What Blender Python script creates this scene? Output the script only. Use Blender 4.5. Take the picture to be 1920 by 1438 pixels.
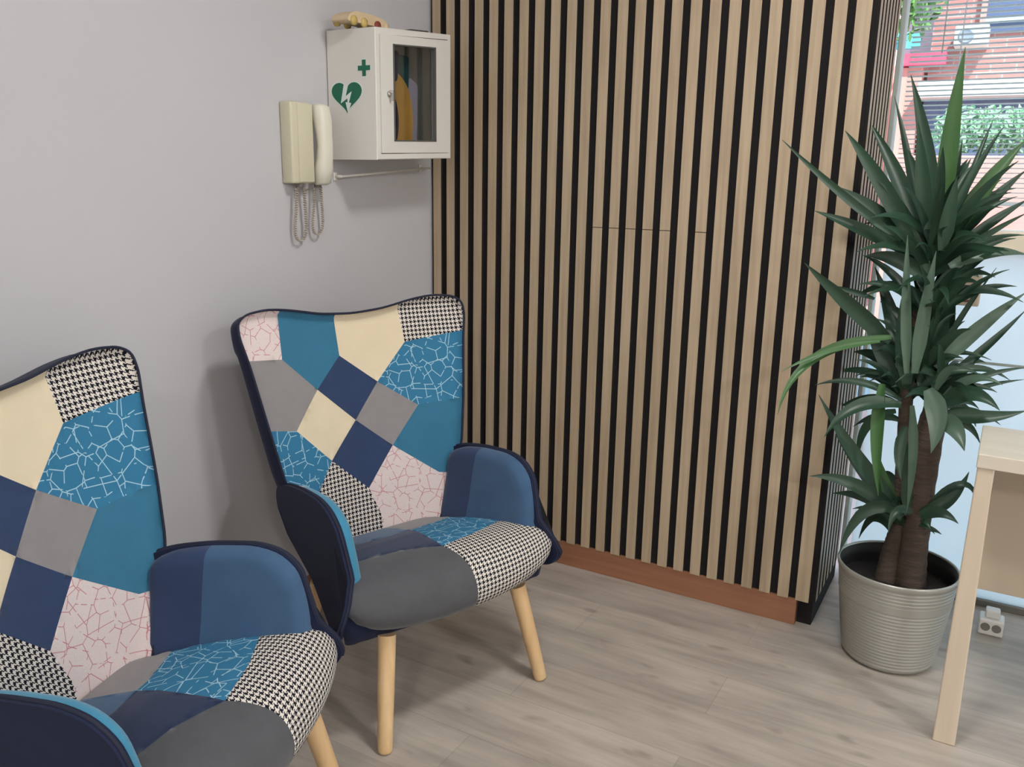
import bpy, bmesh, math, random
from mathutils import Vector, Matrix
random.seed(7)
SC = bpy.context.scene
COL = SC.collection
for o in list(bpy.data.objects): bpy.data.objects.remove(o, do_unlink=True)

# ---------------------------------------------------------------- camera
# room frame: X to the right along the slatted wall, Y towards the street, Z up.
# origin = foot of the corner between the plain left wall (X=0) and the slat fronts (Y=0)
CAM = Vector((1.81, -2.533, 1.35))
PITCH, ROLL, YAW = math.radians(13.7), math.radians(.935), math.radians(30.03)
f0 = Vector((-math.sin(YAW), math.cos(YAW), 0)); r0 = Vector((math.cos(YAW), math.sin(YAW), 0)); z0 = Vector((0, 0, 1))
fw = f0*math.cos(PITCH) - z0*math.sin(PITCH); u0 = f0*math.sin(PITCH) + z0*math.cos(PITCH)
rt = r0*math.cos(ROLL) + u0*math.sin(ROLL); up = -r0*math.sin(ROLL) + u0*math.cos(ROLL)
cd = bpy.data.cameras.new('camera'); cam = bpy.data.objects.new('camera', cd); COL.objects.link(cam)
cd.sensor_width = 36; cd.lens = 36*1600/1920; cd.clip_start = .05; cd.clip_end = 200
m = Matrix.Identity(4)
for i in range(3): m[i][0], m[i][1], m[i][2], m[i][3] = rt[i], up[i], -fw[i], CAM[i]
cam.matrix_world = m
SC.camera = cam

# ---------------------------------------------------------------- world, sun, exposure
W = bpy.data.worlds.new('world'); SC.world = W; W.use_nodes = True
wn = W.node_tree; wn.nodes.clear()
wo = wn.nodes.new('ShaderNodeOutputWorld'); wb = wn.nodes.new('ShaderNodeBackground')
sky = wn.nodes.new('ShaderNodeTexSky'); sky.sky_type = 'HOSEK_WILKIE'; sky.turbidity = 4; sky.ground_albedo = .4
sky.sun_direction = Vector((.35, -.62, .72)).normalized()
mixw = wn.nodes.new('ShaderNodeMix'); mixw.data_type = 'RGBA'; mixw.inputs[0].default_value = .6
wn.links.new(sky.outputs[0], mixw.inputs[6]); mixw.inputs[7].default_value = (.55, .78, 1.0, 1)
wn.links.new(mixw.outputs[2], wb.inputs[0]); wb.inputs[1].default_value = 3.8
wn.links.new(wb.outputs[0], wo.inputs[0])
sd = bpy.data.lights.new('sun', 'SUN'); sd.energy = 8; sd.angle = .03; sd.color = (1, .95, .88)
so = bpy.data.objects.new('sun', sd); COL.objects.link(so)
so.rotation_euler = (-Vector((.35, -.62, .72))).to_track_quat('-Z', 'Y').to_euler()
VS = SC.view_settings; VS.view_transform = 'Standard'; VS.look = 'None'; VS.gamma = 1; VS.use_curve_mapping = False
VS.exposure = 0.0

def area(name, loc, size, power, col=(1, .975, .95)):
    d = bpy.data.lights.new(name, 'AREA'); d.shape = 'SQUARE'; d.size = size; d.energy = power; d.color = col
    o = bpy.data.objects.new(name, d); COL.objects.link(o); o.location = loc; return o
# recessed ceiling panels of the room (all out of frame above)
LAMPS = [(1.5, -1.1, .28, 21), (4.3, -1.9, .28, 52), (1.9, -3.9, .28, 24), (4.2, -4.2, .28, 44)]
for x, y, s, p in LAMPS: area('ceiling_lamp_light', (x, y, 2.57), s, p)

# ---------------------------------------------------------------- materials
def lin(c):
    return tuple((v/12.92 if v <= .04045 else ((v+.055)/1.055)**2.4) for v in [x/255 for x in c]) + (1,)
def new_mat(name):
    M = bpy.data.materials.new(name); M.use_nodes = True; nt = M.node_tree
    return M, nt, nt.nodes['Principled BSDF']
def N(nt, t, **k):
    n = nt.nodes.new(t)
    for a, b in k.items(): setattr(n, a, b)
    return n
def mix(nt, fac, a, b, blend='MIX'):
    n = N(nt, 'ShaderNodeMix', data_type='RGBA', blend_type=blend)
    for i, v in ((0, fac), (6, a), (7, b)):
        if isinstance(v, (int, float, tuple)): n.inputs[i].default_value = v
        else: nt.links.new(v, n.inputs[i])
    return n.outputs[2]
def math_(nt, op, a, b=None, c=None):
    n = N(nt, 'ShaderNodeMath', operation=op)
    for i, v in enumerate((a, b, c)):
        if v is None: continue
        if isinstance(v, (int, float)): n.inputs[i].default_value = v
        else: nt.links.new(v, n.inputs[i])
    return n.outputs[0]
def noise(nt, scale, detail=3, vec=None, rough=.55):
    n = N(nt, 'ShaderNodeTexNoise'); n.inputs['Scale'].default_value = scale; n.inputs['Detail'].default_value = detail; n.inputs['Roughness'].default_value = rough
    if vec is not None: nt.links.new(vec, n.inputs['Vector'])
    return n
def mapping(nt, scale, kind='Object', rot=(0, 0, 0)):
    tc = N(nt, 'ShaderNodeTexCoord'); mp = N(nt, 'ShaderNodeMapping'); mp.inputs['Scale'].default_value = scale; mp.inputs['Rotation'].default_value = rot
    nt.links.new(tc.outputs[kind], mp.inputs['Vector']); return mp.outputs[0]
def bump(nt, h, s, d, bs):
    b = N(nt, 'ShaderNodeBump'); b.inputs['Strength'].default_value = s; b.inputs['Distance'].default_value = d
    nt.links.new(h, b.inputs['Height']); nt.links.new(b.outputs[0], bs.inputs['Normal'])
def plain(name, c, rough=.6, var=.06, scale=20, metal=0, sheen=0, bmp=0, spec=.5):
    M, nt, bs = new_mat(name); c = lin(c)
    v = mapping(nt, (1, 1, 1))
    n = noise(nt, scale, 4, v)
    dk = tuple(x*(1-var*2) for x in c[:3]) + (1,); lt = tuple(min(1, x*(1+var*2)) for x in c[:3]) + (1,)
    nt.links.new(mix(nt, n.outputs[0], dk, lt), bs.inputs['Base Color'])
    bs.inputs['Roughness'].default_value = rough; bs.inputs['Metallic'].default_value = metal
    bs.inputs['Specular IOR Level'].default_value = spec
    if sheen: bs.inputs['Sheen Weight'].default_value = sheen; bs.inputs['Sheen Roughness'].default_value = .4
    if bmp: bump(nt, n.outputs[0], bmp, .002, bs)
    return M
def fabric(name, c, var=.10, sheen=.25):
    M, nt, bs = new_mat(name); c = lin(c)
    v = mapping(nt, (1, 1, 1), 'UV')
    big = noise(nt, 14, 3, v); fine = noise(nt, 420, 2, v)
    s = math_(nt, 'ADD', math_(nt, 'MULTIPLY', big.outputs[0], .55), math_(nt, 'MULTIPLY', fine.outputs[0], .45))
    dk = tuple(x*(1-var*2.4) for x in c[:3]) + (1,); lt = tuple(min(1, x*(1+var*2.4)) for x in c[:3]) + (1,)
    nt.links.new(mix(nt, s, dk, lt), bs.inputs['Base Color'])
    bs.inputs['Roughness'].default_value = .9; bs.inputs['Specular IOR Level'].default_value = .15
    bs.inputs['Sheen Weight'].default_value = sheen; bs.inputs['Sheen Roughness'].default_value = .45
    bump(nt, fine.outputs[0], .25, .001, bs)
    return M
def crackle(name, base, line, scale, wdt, off):
    M, nt, bs = new_mat(name)
    mp = mapping(nt, (1, 1, 1), 'UV'); mpn = mp.node; mpn.inputs['Location'].default_value = off
    def lay(sc, w, rnd=1.0):
        vo = N(nt, 'ShaderNodeTexVoronoi', feature='DISTANCE_TO_EDGE', voronoi_dimensions='2D'); vo.inputs['Scale'].default_value = sc; vo.inputs['Randomness'].default_value = rnd
        nt.links.new(mp, vo.inputs['Vector'])
        return math_(nt, 'LESS_THAN', vo.outputs['Distance'], w*sc)
    a = lay(scale, wdt); b = lay(scale*.62, wdt)
    msk = noise(nt, 30, 1, mp); b2 = math_(nt, 'MULTIPLY', b, math_(nt, 'GREATER_THAN', msk.outputs[0], .44))
    ms2 = noise(nt, 42, 1, mp); a = math_(nt, 'MULTIPLY', a, math_(nt, 'LESS_THAN', ms2.outputs[0], .56))
    f = math_(nt, 'MAXIMUM', a, b2)
    fine = noise(nt, 300, 2, mp)
    bcol = mix(nt, fine.outputs[0], tuple(x*.85 for x in lin(base)[:3])+(1,), tuple(min(1, x*1.12) for x in lin(base)[:3])+(1,))
    nt.links.new(mix(nt, f, bcol, lin(line)), bs.inputs['Base Color'])
    bs.inputs['Roughness'].default_value = .85; bs.inputs['Specular IOR Level'].default_value = .2
    bump(nt, fine.outputs[0], .15, .001, bs)
    return M
def houndstooth(name, dark, light, period):
    M, nt, bs = new_mat(name)
    mp = mapping(nt, (8/period, 8/period, 1), 'UV'); sx = N(nt, 'ShaderNodeSeparateXYZ'); nt.links.new(mp, sx.inputs[0])
    i = math_(nt, 'FLOOR', sx.outputs[0]); j = math_(nt, 'FLOOR', sx.outputs[1])
    wp = math_(nt, 'LESS_THAN', math_(nt, 'FLOORED_MODULO', i, 8), 4); wf = math_(nt, 'LESS_THAN', math_(nt, 'FLOORED_MODULO', j, 8), 4)
    tw = math_(nt, 'LESS_THAN', math_(nt, 'FLOORED_MODULO', math_(nt, 'ADD', i, j), 4), 2)
    inv = math_(nt, 'SUBTRACT', 1, tw)
    f = math_(nt, 'ADD', math_(nt, 'MULTIPLY', wp, tw), math_(nt, 'MULTIPLY', wf, inv))
    nt.links.new(mix(nt, f, lin(light), lin(dark)), bs.inputs['Base Color'])
    bs.inputs['Roughness'].default_value = .9; bs.inputs['Specular IOR Level'].default_value = .15
    return M
def wood(name, a, b, axis=2, scale=1.0, rough=.5, bmp=.1):
    M, nt, bs = new_mat(name)
    s = [28*scale]*3; s[axis] = 1.2*scale
    v = mapping(nt, tuple(s)); n = noise(nt, 1.6, 5, v, .6)
    big = noise(nt, 2.2, 2, mapping(nt, tuple(4 if k != axis else .6 for k in range(3))))
    f = math_(nt, 'ADD', math_(nt, 'MULTIPLY', n.outputs[0], .6), math_(nt, 'MULTIPLY', big.outputs[0], .4))
    cr = N(nt, 'ShaderNodeValToRGB'); cr.color_ramp.elements[0].position = .33; cr.color_ramp.elements[1].position = .68
    cr.color_ramp.elements[0].color = lin(a); cr.color_ramp.elements[1].color = lin(b)
    nt.links.new(f, cr.inputs[0]); nt.links.new(cr.outputs[0], bs.inputs['Base Color'])
    bs.inputs['Roughness'].default_value = rough
    if bmp: bump(nt, n.outputs[0], bmp, .001, bs)
    return M

WALL = plain('painted_wall', (194, 194, 198), .75, .012, 3, bmp=.03)
CEIL = plain('ceiling_paint', (235, 234, 230), .9, .01, 4)
OUTW = plain('side_wall_paint', (214, 211, 208), .85, .01, 4)
SLAT = wood('oak_slat', (160, 141, 117), (190, 172, 146), 2, 1.6, .45)
BLACK = plain('black_felt', (22, 19, 20), .95, .2, 200)
PLINTH = wood('brown_plinth', (134, 90, 66), (160, 112, 84), 0, 1.4, .5)
# laminate floor, boards along X
FLOOR, nt, bs = new_mat('laminate_floor')
mp = mapping(nt, (1, 1, 1))
br = N(nt, 'ShaderNodeTexBrick'); br.offset = .37; br.inputs['Scale'].default_value = 1; br.inputs['Brick Width'].default_value = 1.28; br.inputs['Row Height'].default_value = .195
br.inputs['Mortar Size'].default_value = .0012; br.inputs['Mortar Smooth'].default_value = .3
br.inputs['Color1'].default_value = (.0, .0, .0, 1); br.inputs['Color2'].default_value = (1, 1, 1, 1); br.inputs['Mortar'].default_value = (.5, .5, .5, 1)
nt.links.new(mp, br.inputs['Vector'])
g1 = noise(nt, 1.0, 6, mapping(nt, (2.2, 26, 1)), .65); g2 = noise(nt, 1.0, 3, mapping(nt, (3.2, 8, 1)), .5)
kn = noise(nt, 1.0, 2, mapping(nt, (7, 15, 1)), .4)
knf = N(nt, 'ShaderNodeMapRange'); knf.inputs[1].default_value = .66; knf.inputs[2].default_value = .76; nt.links.new(kn.outputs[0], knf.inputs[0])
f = math_(nt, 'ADD', math_(nt, 'MULTIPLY', g1.outputs[0], .55), math_(nt, 'MULTIPLY', g2.outputs[0], .45))
cr = N(nt, 'ShaderNodeValToRGB'); cr.color_ramp.elements[0].position = .36; cr.color_ramp.elements[1].position = .64
cr.color_ramp.elements[0].color = lin((152, 143, 134)); cr.color_ramp.elements[1].color = lin((186, 177, 166))
nt.links.new(f, cr.inputs[0])
c1 = mix(nt, .09, cr.outputs[0], br.outputs['Color'], 'OVERLAY')
c2 = mix(nt, math_(nt, 'MULTIPLY', br.outputs['Fac'], .35), c1, lin((120, 108, 100)))
c3 = mix(nt, math_(nt, 'MULTIPLY', knf.outputs[0], .5), c2, lin((112, 100, 92)))
nt.links.new(c3, bs.inputs['Base Color']); bs.inputs['Roughness'].default_value = .42; bs.inputs['Specular IOR Level'].default_value = .4
bump(nt, g1.outputs[0], .06, .001, bs)

FAB = dict(
    teal=fabric('teal_velvet', (58, 116, 146), .12, .3), navy=fabric('navy_fabric', (52, 68, 100), .10, .2),
    slate=fabric('slate_blue_fabric', (66, 94, 126), .12, .25), deep=fabric('deep_navy_fabric', (38, 50, 80), .10, .2),
    cream=fabric('cream_fabric', (222, 208, 180), .04, .1), grey=fabric('grey_fabric', (142, 139, 140), .08, .15),
    dgrey=fabric('charcoal_fabric', (84, 85, 89), .12, .2), lit_teal=fabric('lit_teal_velvet', (66, 136, 168), .08, .3),  # armrest teal: same teal velvet, with the light on it painted into the colour
    pinkl=crackle('white_fabric_red_lines', (222, 208, 206), (192, 128, 138), 24, .0008, (.3, .1, 0)),
    bluel=crackle('blue_fabric_white_lines', (56, 120, 156), (160, 198, 216), 26, .0010, (.7, .45, 0)),
    hound=houndstooth('houndstooth_fabric', (24, 24, 34), (222, 216, 208), .0125))
SHELL = fabric('shell_navy_fabric', (34, 41, 66), .10, .06)
PIPE = plain('navy_piping', (24, 30, 52), .8, .05, 50)
BEECH = wood('beech_leg', (206, 170, 124), (230, 200, 156), 2, .8, .45, .03)
WHITE = plain('white_enamel', (222, 220, 214), .35, .01, 5)
IVORY = plain('ivory_plastic', (208, 203, 178), .45, .02, 8)
IVORY2 = plain('pale_ivory_plastic', (222, 219, 204), .4, .02, 8)
GREYP = plain('grey_plastic', (120, 116, 110), .6, .05, 20)
GREEN = plain('sign_green', (18, 104, 78), .5, .03, 10)
SIGNW = plain('sign_white', (224, 232, 228), .5, .01, 10)
METAL = plain('chrome_metal', (190, 188, 182), .25, .02, 10, metal=1)
def glassmat(name, tint=(1, 1, 1), rough=0.0, fac=.08):
    M, nt, bs = new_mat(name); nt.nodes.remove(bs)
    out = nt.nodes['Material Output']; t = N(nt, 'ShaderNodeBsdfTransparent'); g = N(nt, 'ShaderNodeBsdfGlossy'); mx = N(nt, 'ShaderNodeMixShader')
    t.inputs[0].default_value = tint + (1,); g.inputs['Roughness'].default_value = max(rough, .02); g.inputs[0].default_value = (1, 1, 1, 1)
    fr = N(nt, 'ShaderNodeFresnel'); fr.inputs[0].default_value = 1.45
    ge = N(nt, 'ShaderNodeNewGeometry'); nt.links.new(math_(nt, 'MULTIPLY', math_(nt, 'ADD', fr.outputs[0], fac-.04), math_(nt, 'SUBTRACT', 1, ge.outputs['Backfacing'])), mx.inputs[0]); nt.links.new(t.outputs[0], mx.inputs[1]); nt.links.new(g.outputs[0], mx.inputs[2]); nt.links.new(mx.outputs[0], out.inputs[0])
    return M
GLASS = glassmat('clear_glass', (.93, .95, .95), 0, .05)
CABGLASS = glassmat('cabinet_pane', (.80, .82, .82), .05, .06)
# frosted film: light passes diffusely
FROST, nt, bs = new_mat('frosted_glass'); nt.nodes.remove(bs); out = nt.nodes['Material Output']
tr = N(nt, 'ShaderNodeBsdfTranslucent'); df = N(nt, 'ShaderNodeBsdfDiffuse'); mx = N(nt, 'ShaderNodeMixShader'); mx.inputs[0].default_value = .22
fn = noise(nt, 3, 2, mapping(nt, (1, 1, 1)))
nt.links.new(mix(nt, fn.outputs[0], (.84, .93, .93, 1), (.90, .96, .94, 1)), tr.inputs[0]); df.inputs[0].default_value = (.75, .8, .83, 1)
nt.links.new(tr.outputs[0], mx.inputs[1]); nt.links.new(df.outputs[0], mx.inputs[2]); nt.links.new(mx.outputs[0], out.inputs[0])
FRAME = plain('grey_green_frame', (168, 178, 172), .5, .03, 10)
CREAMF = plain('cream_sill', (232, 222, 202), .45, .03, 10)
DESK = wood('pale_desk_laminate', (204, 196, 180), (218, 210, 194), 0, .6, .5, .02)
DESKL = wood('pale_desk_leg', (200, 184, 164), (214, 200, 180), 2, .8, .5, .02)
DESKP = plain('beige_desk_panel', (186, 172, 152), .6, .03, 4)

# ---------------------------------------------------------------- object helpers
def obj(name, bm, mats, parent=None, smooth=False, recalc=True):
    if recalc: bmesh.ops.recalc_face_normals(bm, faces=bm.faces[:])
    me = bpy.data.meshes.new(name); bm.to_mesh(me); bm.free()
    if not isinstance(mats, (list, tuple)): mats = [mats]
    for x in mats: me.materials.append(x)
    if smooth:
        for p in me.polygons: p.use_smooth = True
    o = bpy.data.objects.new(name, me); COL.objects.link(o)
    if parent: o.parent = parent
    return o
def auto(o, deg=40):
    # smooth faces, keep sharp creases
    me = o.data; bm = bmesh.new(); bm.from_mesh(me)
    for e in bm.edges:
        if len(e.link_faces) == 2 and e.calc_face_angle(0) > math.radians(deg): e.smooth = False
    for f_ in bm.faces: f_.smooth = True
    bm.to_mesh(me); bm.free(); return o
def tag(o, label, cat, group=None):
    o['label'] = label; o['category'] = cat
    if group: o['group'] = group
    return o
def struct(o): o['kind'] = 'structure'; return o
def empty(name, loc=(0, 0, 0), rz=0):
    o = bpy.data.objects.new(name, None); o.empty_display_size = .1; COL.objects.link(o); o.location = loc; o.rotation_euler = (0, 0, rz); return o
def box(bm, x0, x1, y0, y1, z0_, z1, bev=0, seg=2, mi=0):
    b2 = bmesh.new()
    vs = [b2.verts.new(p) for p in ((x0,y0,z0_),(x1,y0,z0_),(x1,y1,z0_),(x0,y1,z0_),(x0,y0,z1),(x1,y0,z1),(x1,y1,z1),(x0,y1,z1))]
    for q in ((0,3,2,1),(4,5,6,7),(0,1,5,4),(1,2,6,5),(2,3,7,6),(3,0,4,7)): b2.faces.new([vs[k] for k in q])
    if bev: bmesh.ops.bevel(b2, geom=b2.edges[:], offset=bev, segments=seg, profile=.5, affect='EDGES')
    join(bm, b2, mi); return bm
def join(bm, b2, mi=0, M=None):
    mp_ = {}
    for v in b2.verts: mp_[v] = bm.verts.new(M @ v.co if M else v.co)
    for f_ in b2.faces:
        try: g = bm.faces.new([mp_[v] for v in f_.verts]); g.material_index = mi; g.smooth = f_.smooth
        except ValueError: pass
    b2.free()
def tube(bm, pts, r, seg=8, closed=False, mi=0, cap=True):
    pts = [Vector(p) for p in pts]; n = len(pts); rings = []
    rr = r if isinstance(r, (list, tuple)) else [r]*n
    prev = None
    for i, p in enumerate(pts):
        a = pts[(i-1) % n] if (closed or i > 0) else p; b = pts[(i+1) % n] if (closed or i < n-1) else p
        t = (b-a).normalized() if (b-a).length > 1e-9 else Vector((0, 0, 1))
        if prev is None:
            h = Vector((0, 0, 1)) if abs(t.z) < .9 else Vector((1, 0, 0)); nn = t.cross(h).normalized()
        else: nn = (prev - t*prev.dot(t)).normalized()
        prev = nn; bb = t.cross(nn)
        rings.append([bm.verts.new(p + (nn*math.cos(2*math.pi*k/seg) + bb*math.sin(2*math.pi*k/seg))*rr[i]) for k in range(seg)])
    for i in range(n if closed else n-1):
        A, B = rings[i], rings[(i+1) % n]
        for k in range(seg):
            f_ = bm.faces.new((A[k], A[(k+1) % seg], B[(k+1) % seg], B[k])); f_.material_index = mi; f_.smooth = True
    if cap and not closed:
        for R_, s in ((rings[0], -1), (rings[-1], 1)):
            f_ = bm.faces.new(R_ if s > 0 else R_[::-1]); f_.material_index = mi
def lathe(bm, prof, cx, cy, seg=64, mi=0, cap0=False, cap1=False):
    rings = [[bm.verts.new((cx+r*math.cos(2*math.pi*k/seg), cy+r*math.sin(2*math.pi*k/seg), z)) for k in range(seg)] for r, z in prof]
    for A, B in zip(rings, rings[1:]):
        for k in range(seg):
            f_ = bm.faces.new((A[k], A[(k+1) % seg], B[(k+1) % seg], B[k])); f_.material_index = mi; f_.smooth = True
    if cap0: bm.faces.new(rings[0][::-1]).material_index = mi
    if cap1: bm.faces.new(rings[-1]).material_index = mi
def prism(bm, poly, fn, t0, t1, mi=0):
    # polygon in 2D, fn(u, v, t) -> 3D, extruded between t0 and t1
    A = [bm.verts.new(fn(u, v, t0)) for u, v in poly]; B = [bm.verts.new(fn(u, v, t1)) for u, v in poly]
    fs = [bm.faces.new(A[::-1]), bm.faces.new(B)]
    n = len(poly)
    for i in range(n): fs.append(bm.faces.new((A[i], A[(i+1) % n], B[(i+1) % n], B[i])))
    for f_ in fs: f_.material_index = mi

# ================================================================ ROOM
P = .0567                     # pitch of the slats
CEIL_Z = 2.6; RX = 4.8; RY = -4.8; WY = .44     # far wall (window) plane
bm = bmesh.new(); box(bm, -.1, RX+.1, RY-.1, .50, -.1, 0); struct(obj('floor', bm, FLOOR))
bm = bmesh.new(); box(bm, -.1, RX+.1, RY-.1, .62, CEIL_Z, CEIL_Z+.15); struct(obj('ceiling', bm, CEIL))
bm = bmesh.new(); box(bm, -.12, -.004, RY-.1, .62, 0, CEIL_Z); struct(obj('wall_left', bm, WALL))
bm = bmesh.new(); box(bm, RX, RX+.1, RY-.1, .62, 0, CEIL_Z); struct(obj('wall_right', bm, OUTW))
bm = bmesh.new(); box(bm, 0, RX, RY-.1, RY, 0, CEIL_Z); struct(obj('wall_front', bm, OUTW))
bm = bmesh.new(); box(bm, -.004, .012, RY, -.02, 0, .095, .003); struct(obj('baseboard_left', bm, PLINTH))
# slatted wall: solid core, black felt, oak slats, then the short return towards the window
wb_ = bmesh.new(); box(wb_, 0, 1.372, .03, .50, 0, CEIL_Z); wall_back = struct(obj('wall_back', wb_, OUTW))
bm = bmesh.new(); box(bm, 0, 1.419, .012, .029, .087, CEIL_Z); obj('felt_backing', bm, BLACK, wall_back)
bm = bmesh.new()
def slat(bm, x0, x1, z0_, z1, rot=False):
    # front veneer (0) with dark core sides (1)
    d0, d1 = -.0, .013
    c = [(x0, d0), (x1, d0), (x1, d1), (x0, d1)]
    if rot: c = [(1.4195 + (.009-b*.7), a) for a, b in c]
    A = [bm.verts.new((a, b, z0_)) for a, b in c]; B = [bm.verts.new((a, b, z1)) for a, b in c]
    for i in range(4):
        f_ = bm.faces.new((A[i], A[(i+1) % 4], B[(i+1) % 4], B[i])); f_.material_index = 0 if i == 0 else 1
    bm.faces.new(A[::-1]).material_index = 1; bm.faces.new(B).material_index = 1
for k in range(25):
    xc = (k+.5)*P + (.0015 if k == 24 else 0); hw = .297*P + (.003 if k == 24 else 0)
    segs = [(.087, CEIL_Z)]
    if k in (11, 12, 13, 14, 15, 17): segs = [(.087, 1.192), (1.194, CEIL_Z)]
    for a, b in segs: slat(bm, xc-hw, xc+hw, a, b)
obj('slat_cladding', bm, [SLAT, BLACK], wall_back)
bm = bmesh.new(); box(bm, .0, 1.375, .004, .03, 0, .087); struct(obj('baseboard_back', bm, PLINTH))
wr = bmesh.new(); box(wr, 1.3725, 1.4195, .031, .43, 0, CEIL_Z); wall_return = struct(obj('wall_return', wr, BLACK))
bm = bmesh.new()
for k in range(7):
    yc = .004 + (k+.5)*P; slat(bm, yc-.30*P, yc+.30*P, .087, CEIL_Z, True)
obj('slat_cladding', bm, [SLAT, BLACK], wall_return)

# ---- glazed wall: upper clear window with a blind, lower frosted panes
X0W = 1.437
bm = bmesh.new()
box(bm, X0W-.010, X0W+.004, .43, .50, .07, CEIL_Z, .002)             # left jamb
box(bm, X0W+.02, RX, .44, .50, 2.42, CEIL_Z, .002)             # head
for x in (3.05,): box(bm, x, x+.05, .44, .50, .07, 2.42, .002)
trim1 = struct(obj('trim_1', bm, FRAME))
bm = bmesh.new(); box(bm, X0W+.02, RX, .36, .50, 1.155, 1.215, .004)
struct(obj('trim_2', bm, CREAMF))                               # transom sill
bm = bmesh.new(); box(bm, X0W+.02, RX, .455, .50, 0, .022, .002); struct(obj('trim_3', bm, GREYP))
def pane(name, x0, x1, z0_, z1, mat_, y=.47):
    bm = bmesh.new(); box(bm, x0, x1, y, y+.006, z0_, z1); return struct(obj(name, bm, mat_))
w1 = pane('window_1', X0W+.02, 3.05, 1.215, 2.42, GLASS); w2 = pane('window_2', X0W+.02, 3.05, .022, 1.155, FROST)
w3 = pane('window_3', 3.10, RX, 1.215, 2.42, GLASS); w4 = pane('window_4', 3.10, RX, .022, 1.155, FROST)
bm = bmesh.new(); box(bm, X0W+.02, 3.05, .464, .470, .800, .808); obj('glazing_bar', bm, FRAME, w2)
# venetian blind, slats nearly level
bl = empty('venetian_blind', (2.25, .43, 2.40)); tag(bl, 'fine white venetian blind with nearly level slats hanging in the window', 'blind')
BLM, nt, bs = new_mat('blind_white'); bs.inputs['Base Color'].default_value = lin((224, 230, 232)); bs.inputs['Roughness'].default_value = .5
tb = N(nt, 'ShaderNodeBsdfTranslucent'); tb.inputs[0].default_value = lin((230, 236, 236)); ms = N(nt, 'ShaderNodeMixShader'); ms.inputs[0].default_value = .65
nt.links.new(bs.outputs[0], ms.inputs[1]); nt.links.new(tb.outputs[0], ms.inputs[2]); nt.links.new(ms.outputs[0], nt.nodes['Material Output'].inputs[0])
bm = bmesh.new(); z = 2.36
while z > 1.30:
    t = -.16
    for x0, x1 in ((1.465-2.25, 3.04-2.25),):
        a = (x0, -.010, z-2.40-.0012-t*.010); b = (x1, -.010, z-2.40-.0012-t*.010); c = (x1, .010, z-2.40+t*.010); d = (x0, .010, z-2.40+t*.010)
        vs = [bm.verts.new(q) for q in (a, b, c, d)]; vs2 = [bm.verts.new((q[0], q[1], q[2]-.0009)) for q in (a, b, c, d)]
        bm.faces.new(vs); bm.faces.new(vs2[::-1])
        for i in range(4): bm.faces.new((vs[i], vs2[i], vs2[(i+1) % 4], vs[(i+1) % 4]))
    z -= .0140
obj('blind_slats', bm, BLM, bl)
bm = bmesh.new(); box(bm, 1.462-2.25, 3.045-2.25, -.014, .014, -.03, .015, .003); obj('headrail', bm, BLM, bl)
bm = bmesh.new(); box(bm, 1.462-2.25, 3.045-2.25, -.011, .011, 1.285-2.40, 1.297-2.40, .003); obj('bottom_rail', bm, BLM, bl)
for x in (1.60, 2.25, 2.9):
    bm = bmesh.new()
    tube(bm, [(x-2.25, -.0125, -.02), (x-2.25, -.0125, 1.29-2.40)], .0011, 5); tube(bm, [(x-2.25, .0125, -.02), (x-2.25, .0125, 1.29-2.40)], .0011, 5)
    obj('ladder_cord', bm, BLM, bl)
bm = bmesh.new(); tube(bm, [(1.55-2.25, -.022, -.02), (1.553-2.25, -.022, 1.72-2.40)], .0022, 6); obj('tilt_wand', bm, BLM, bl)
# ceiling lamps
for i, (x, y, s, p) in enumerate(LAMPS):
    c = empty('ceiling_light', (x, y, CEIL_Z)); tag(c, 'square white ceiling light panel ' + ('over the two patchwork armchairs', 'over the far end of the desk', 'in the front half of the room, left row', 'in the front half of the room, right row')[i], 'light', 'ceiling light panels')
    bm = bmesh.new()
    for a in ((-.17, .17, -.17, -.145), (-.17, .17, .145, .17), (-.17, -.145, -.145, .145), (.145, .17, -.145, .145)): box(bm, *a, -.012, 0, .002)
    obj('frame', bm, WHITE, c)
    LM, nt, bs = new_mat('lamp_diffuser'); bs.inputs['Emission Color'].default_value = (1, .95, .88, 1); bs.inputs['Emission Strength'].default_value = 3
    bm = bmesh.new(); box(bm, -.144, .144, -.144, .144, -.006, 0); obj('diffuser', bm, LM, c)

# ================================================================ ARMCHAIRS
def interp(x, xs, ys):
    n = len(xs); x = min(max(x, xs[0]), xs[-1])
    i = 0
    while i < n-2 and x > xs[i+1]: i += 1
    m = []
    for k in range(n):
        a, b = max(k-1, 0), min(k+1, n-1); m.append((ys[b]-ys[a])/(xs[b]-xs[a]))
    h = xs[i+1]-xs[i]; t = (x-xs[i])/h
    return (2*t**3-3*t**2+1)*ys[i]+(t**3-2*t**2+t)*h*m[i]+(-2*t**3+3*t**2)*ys[i+1]+(t**3-t**2)*h*m[i+1]
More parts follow.
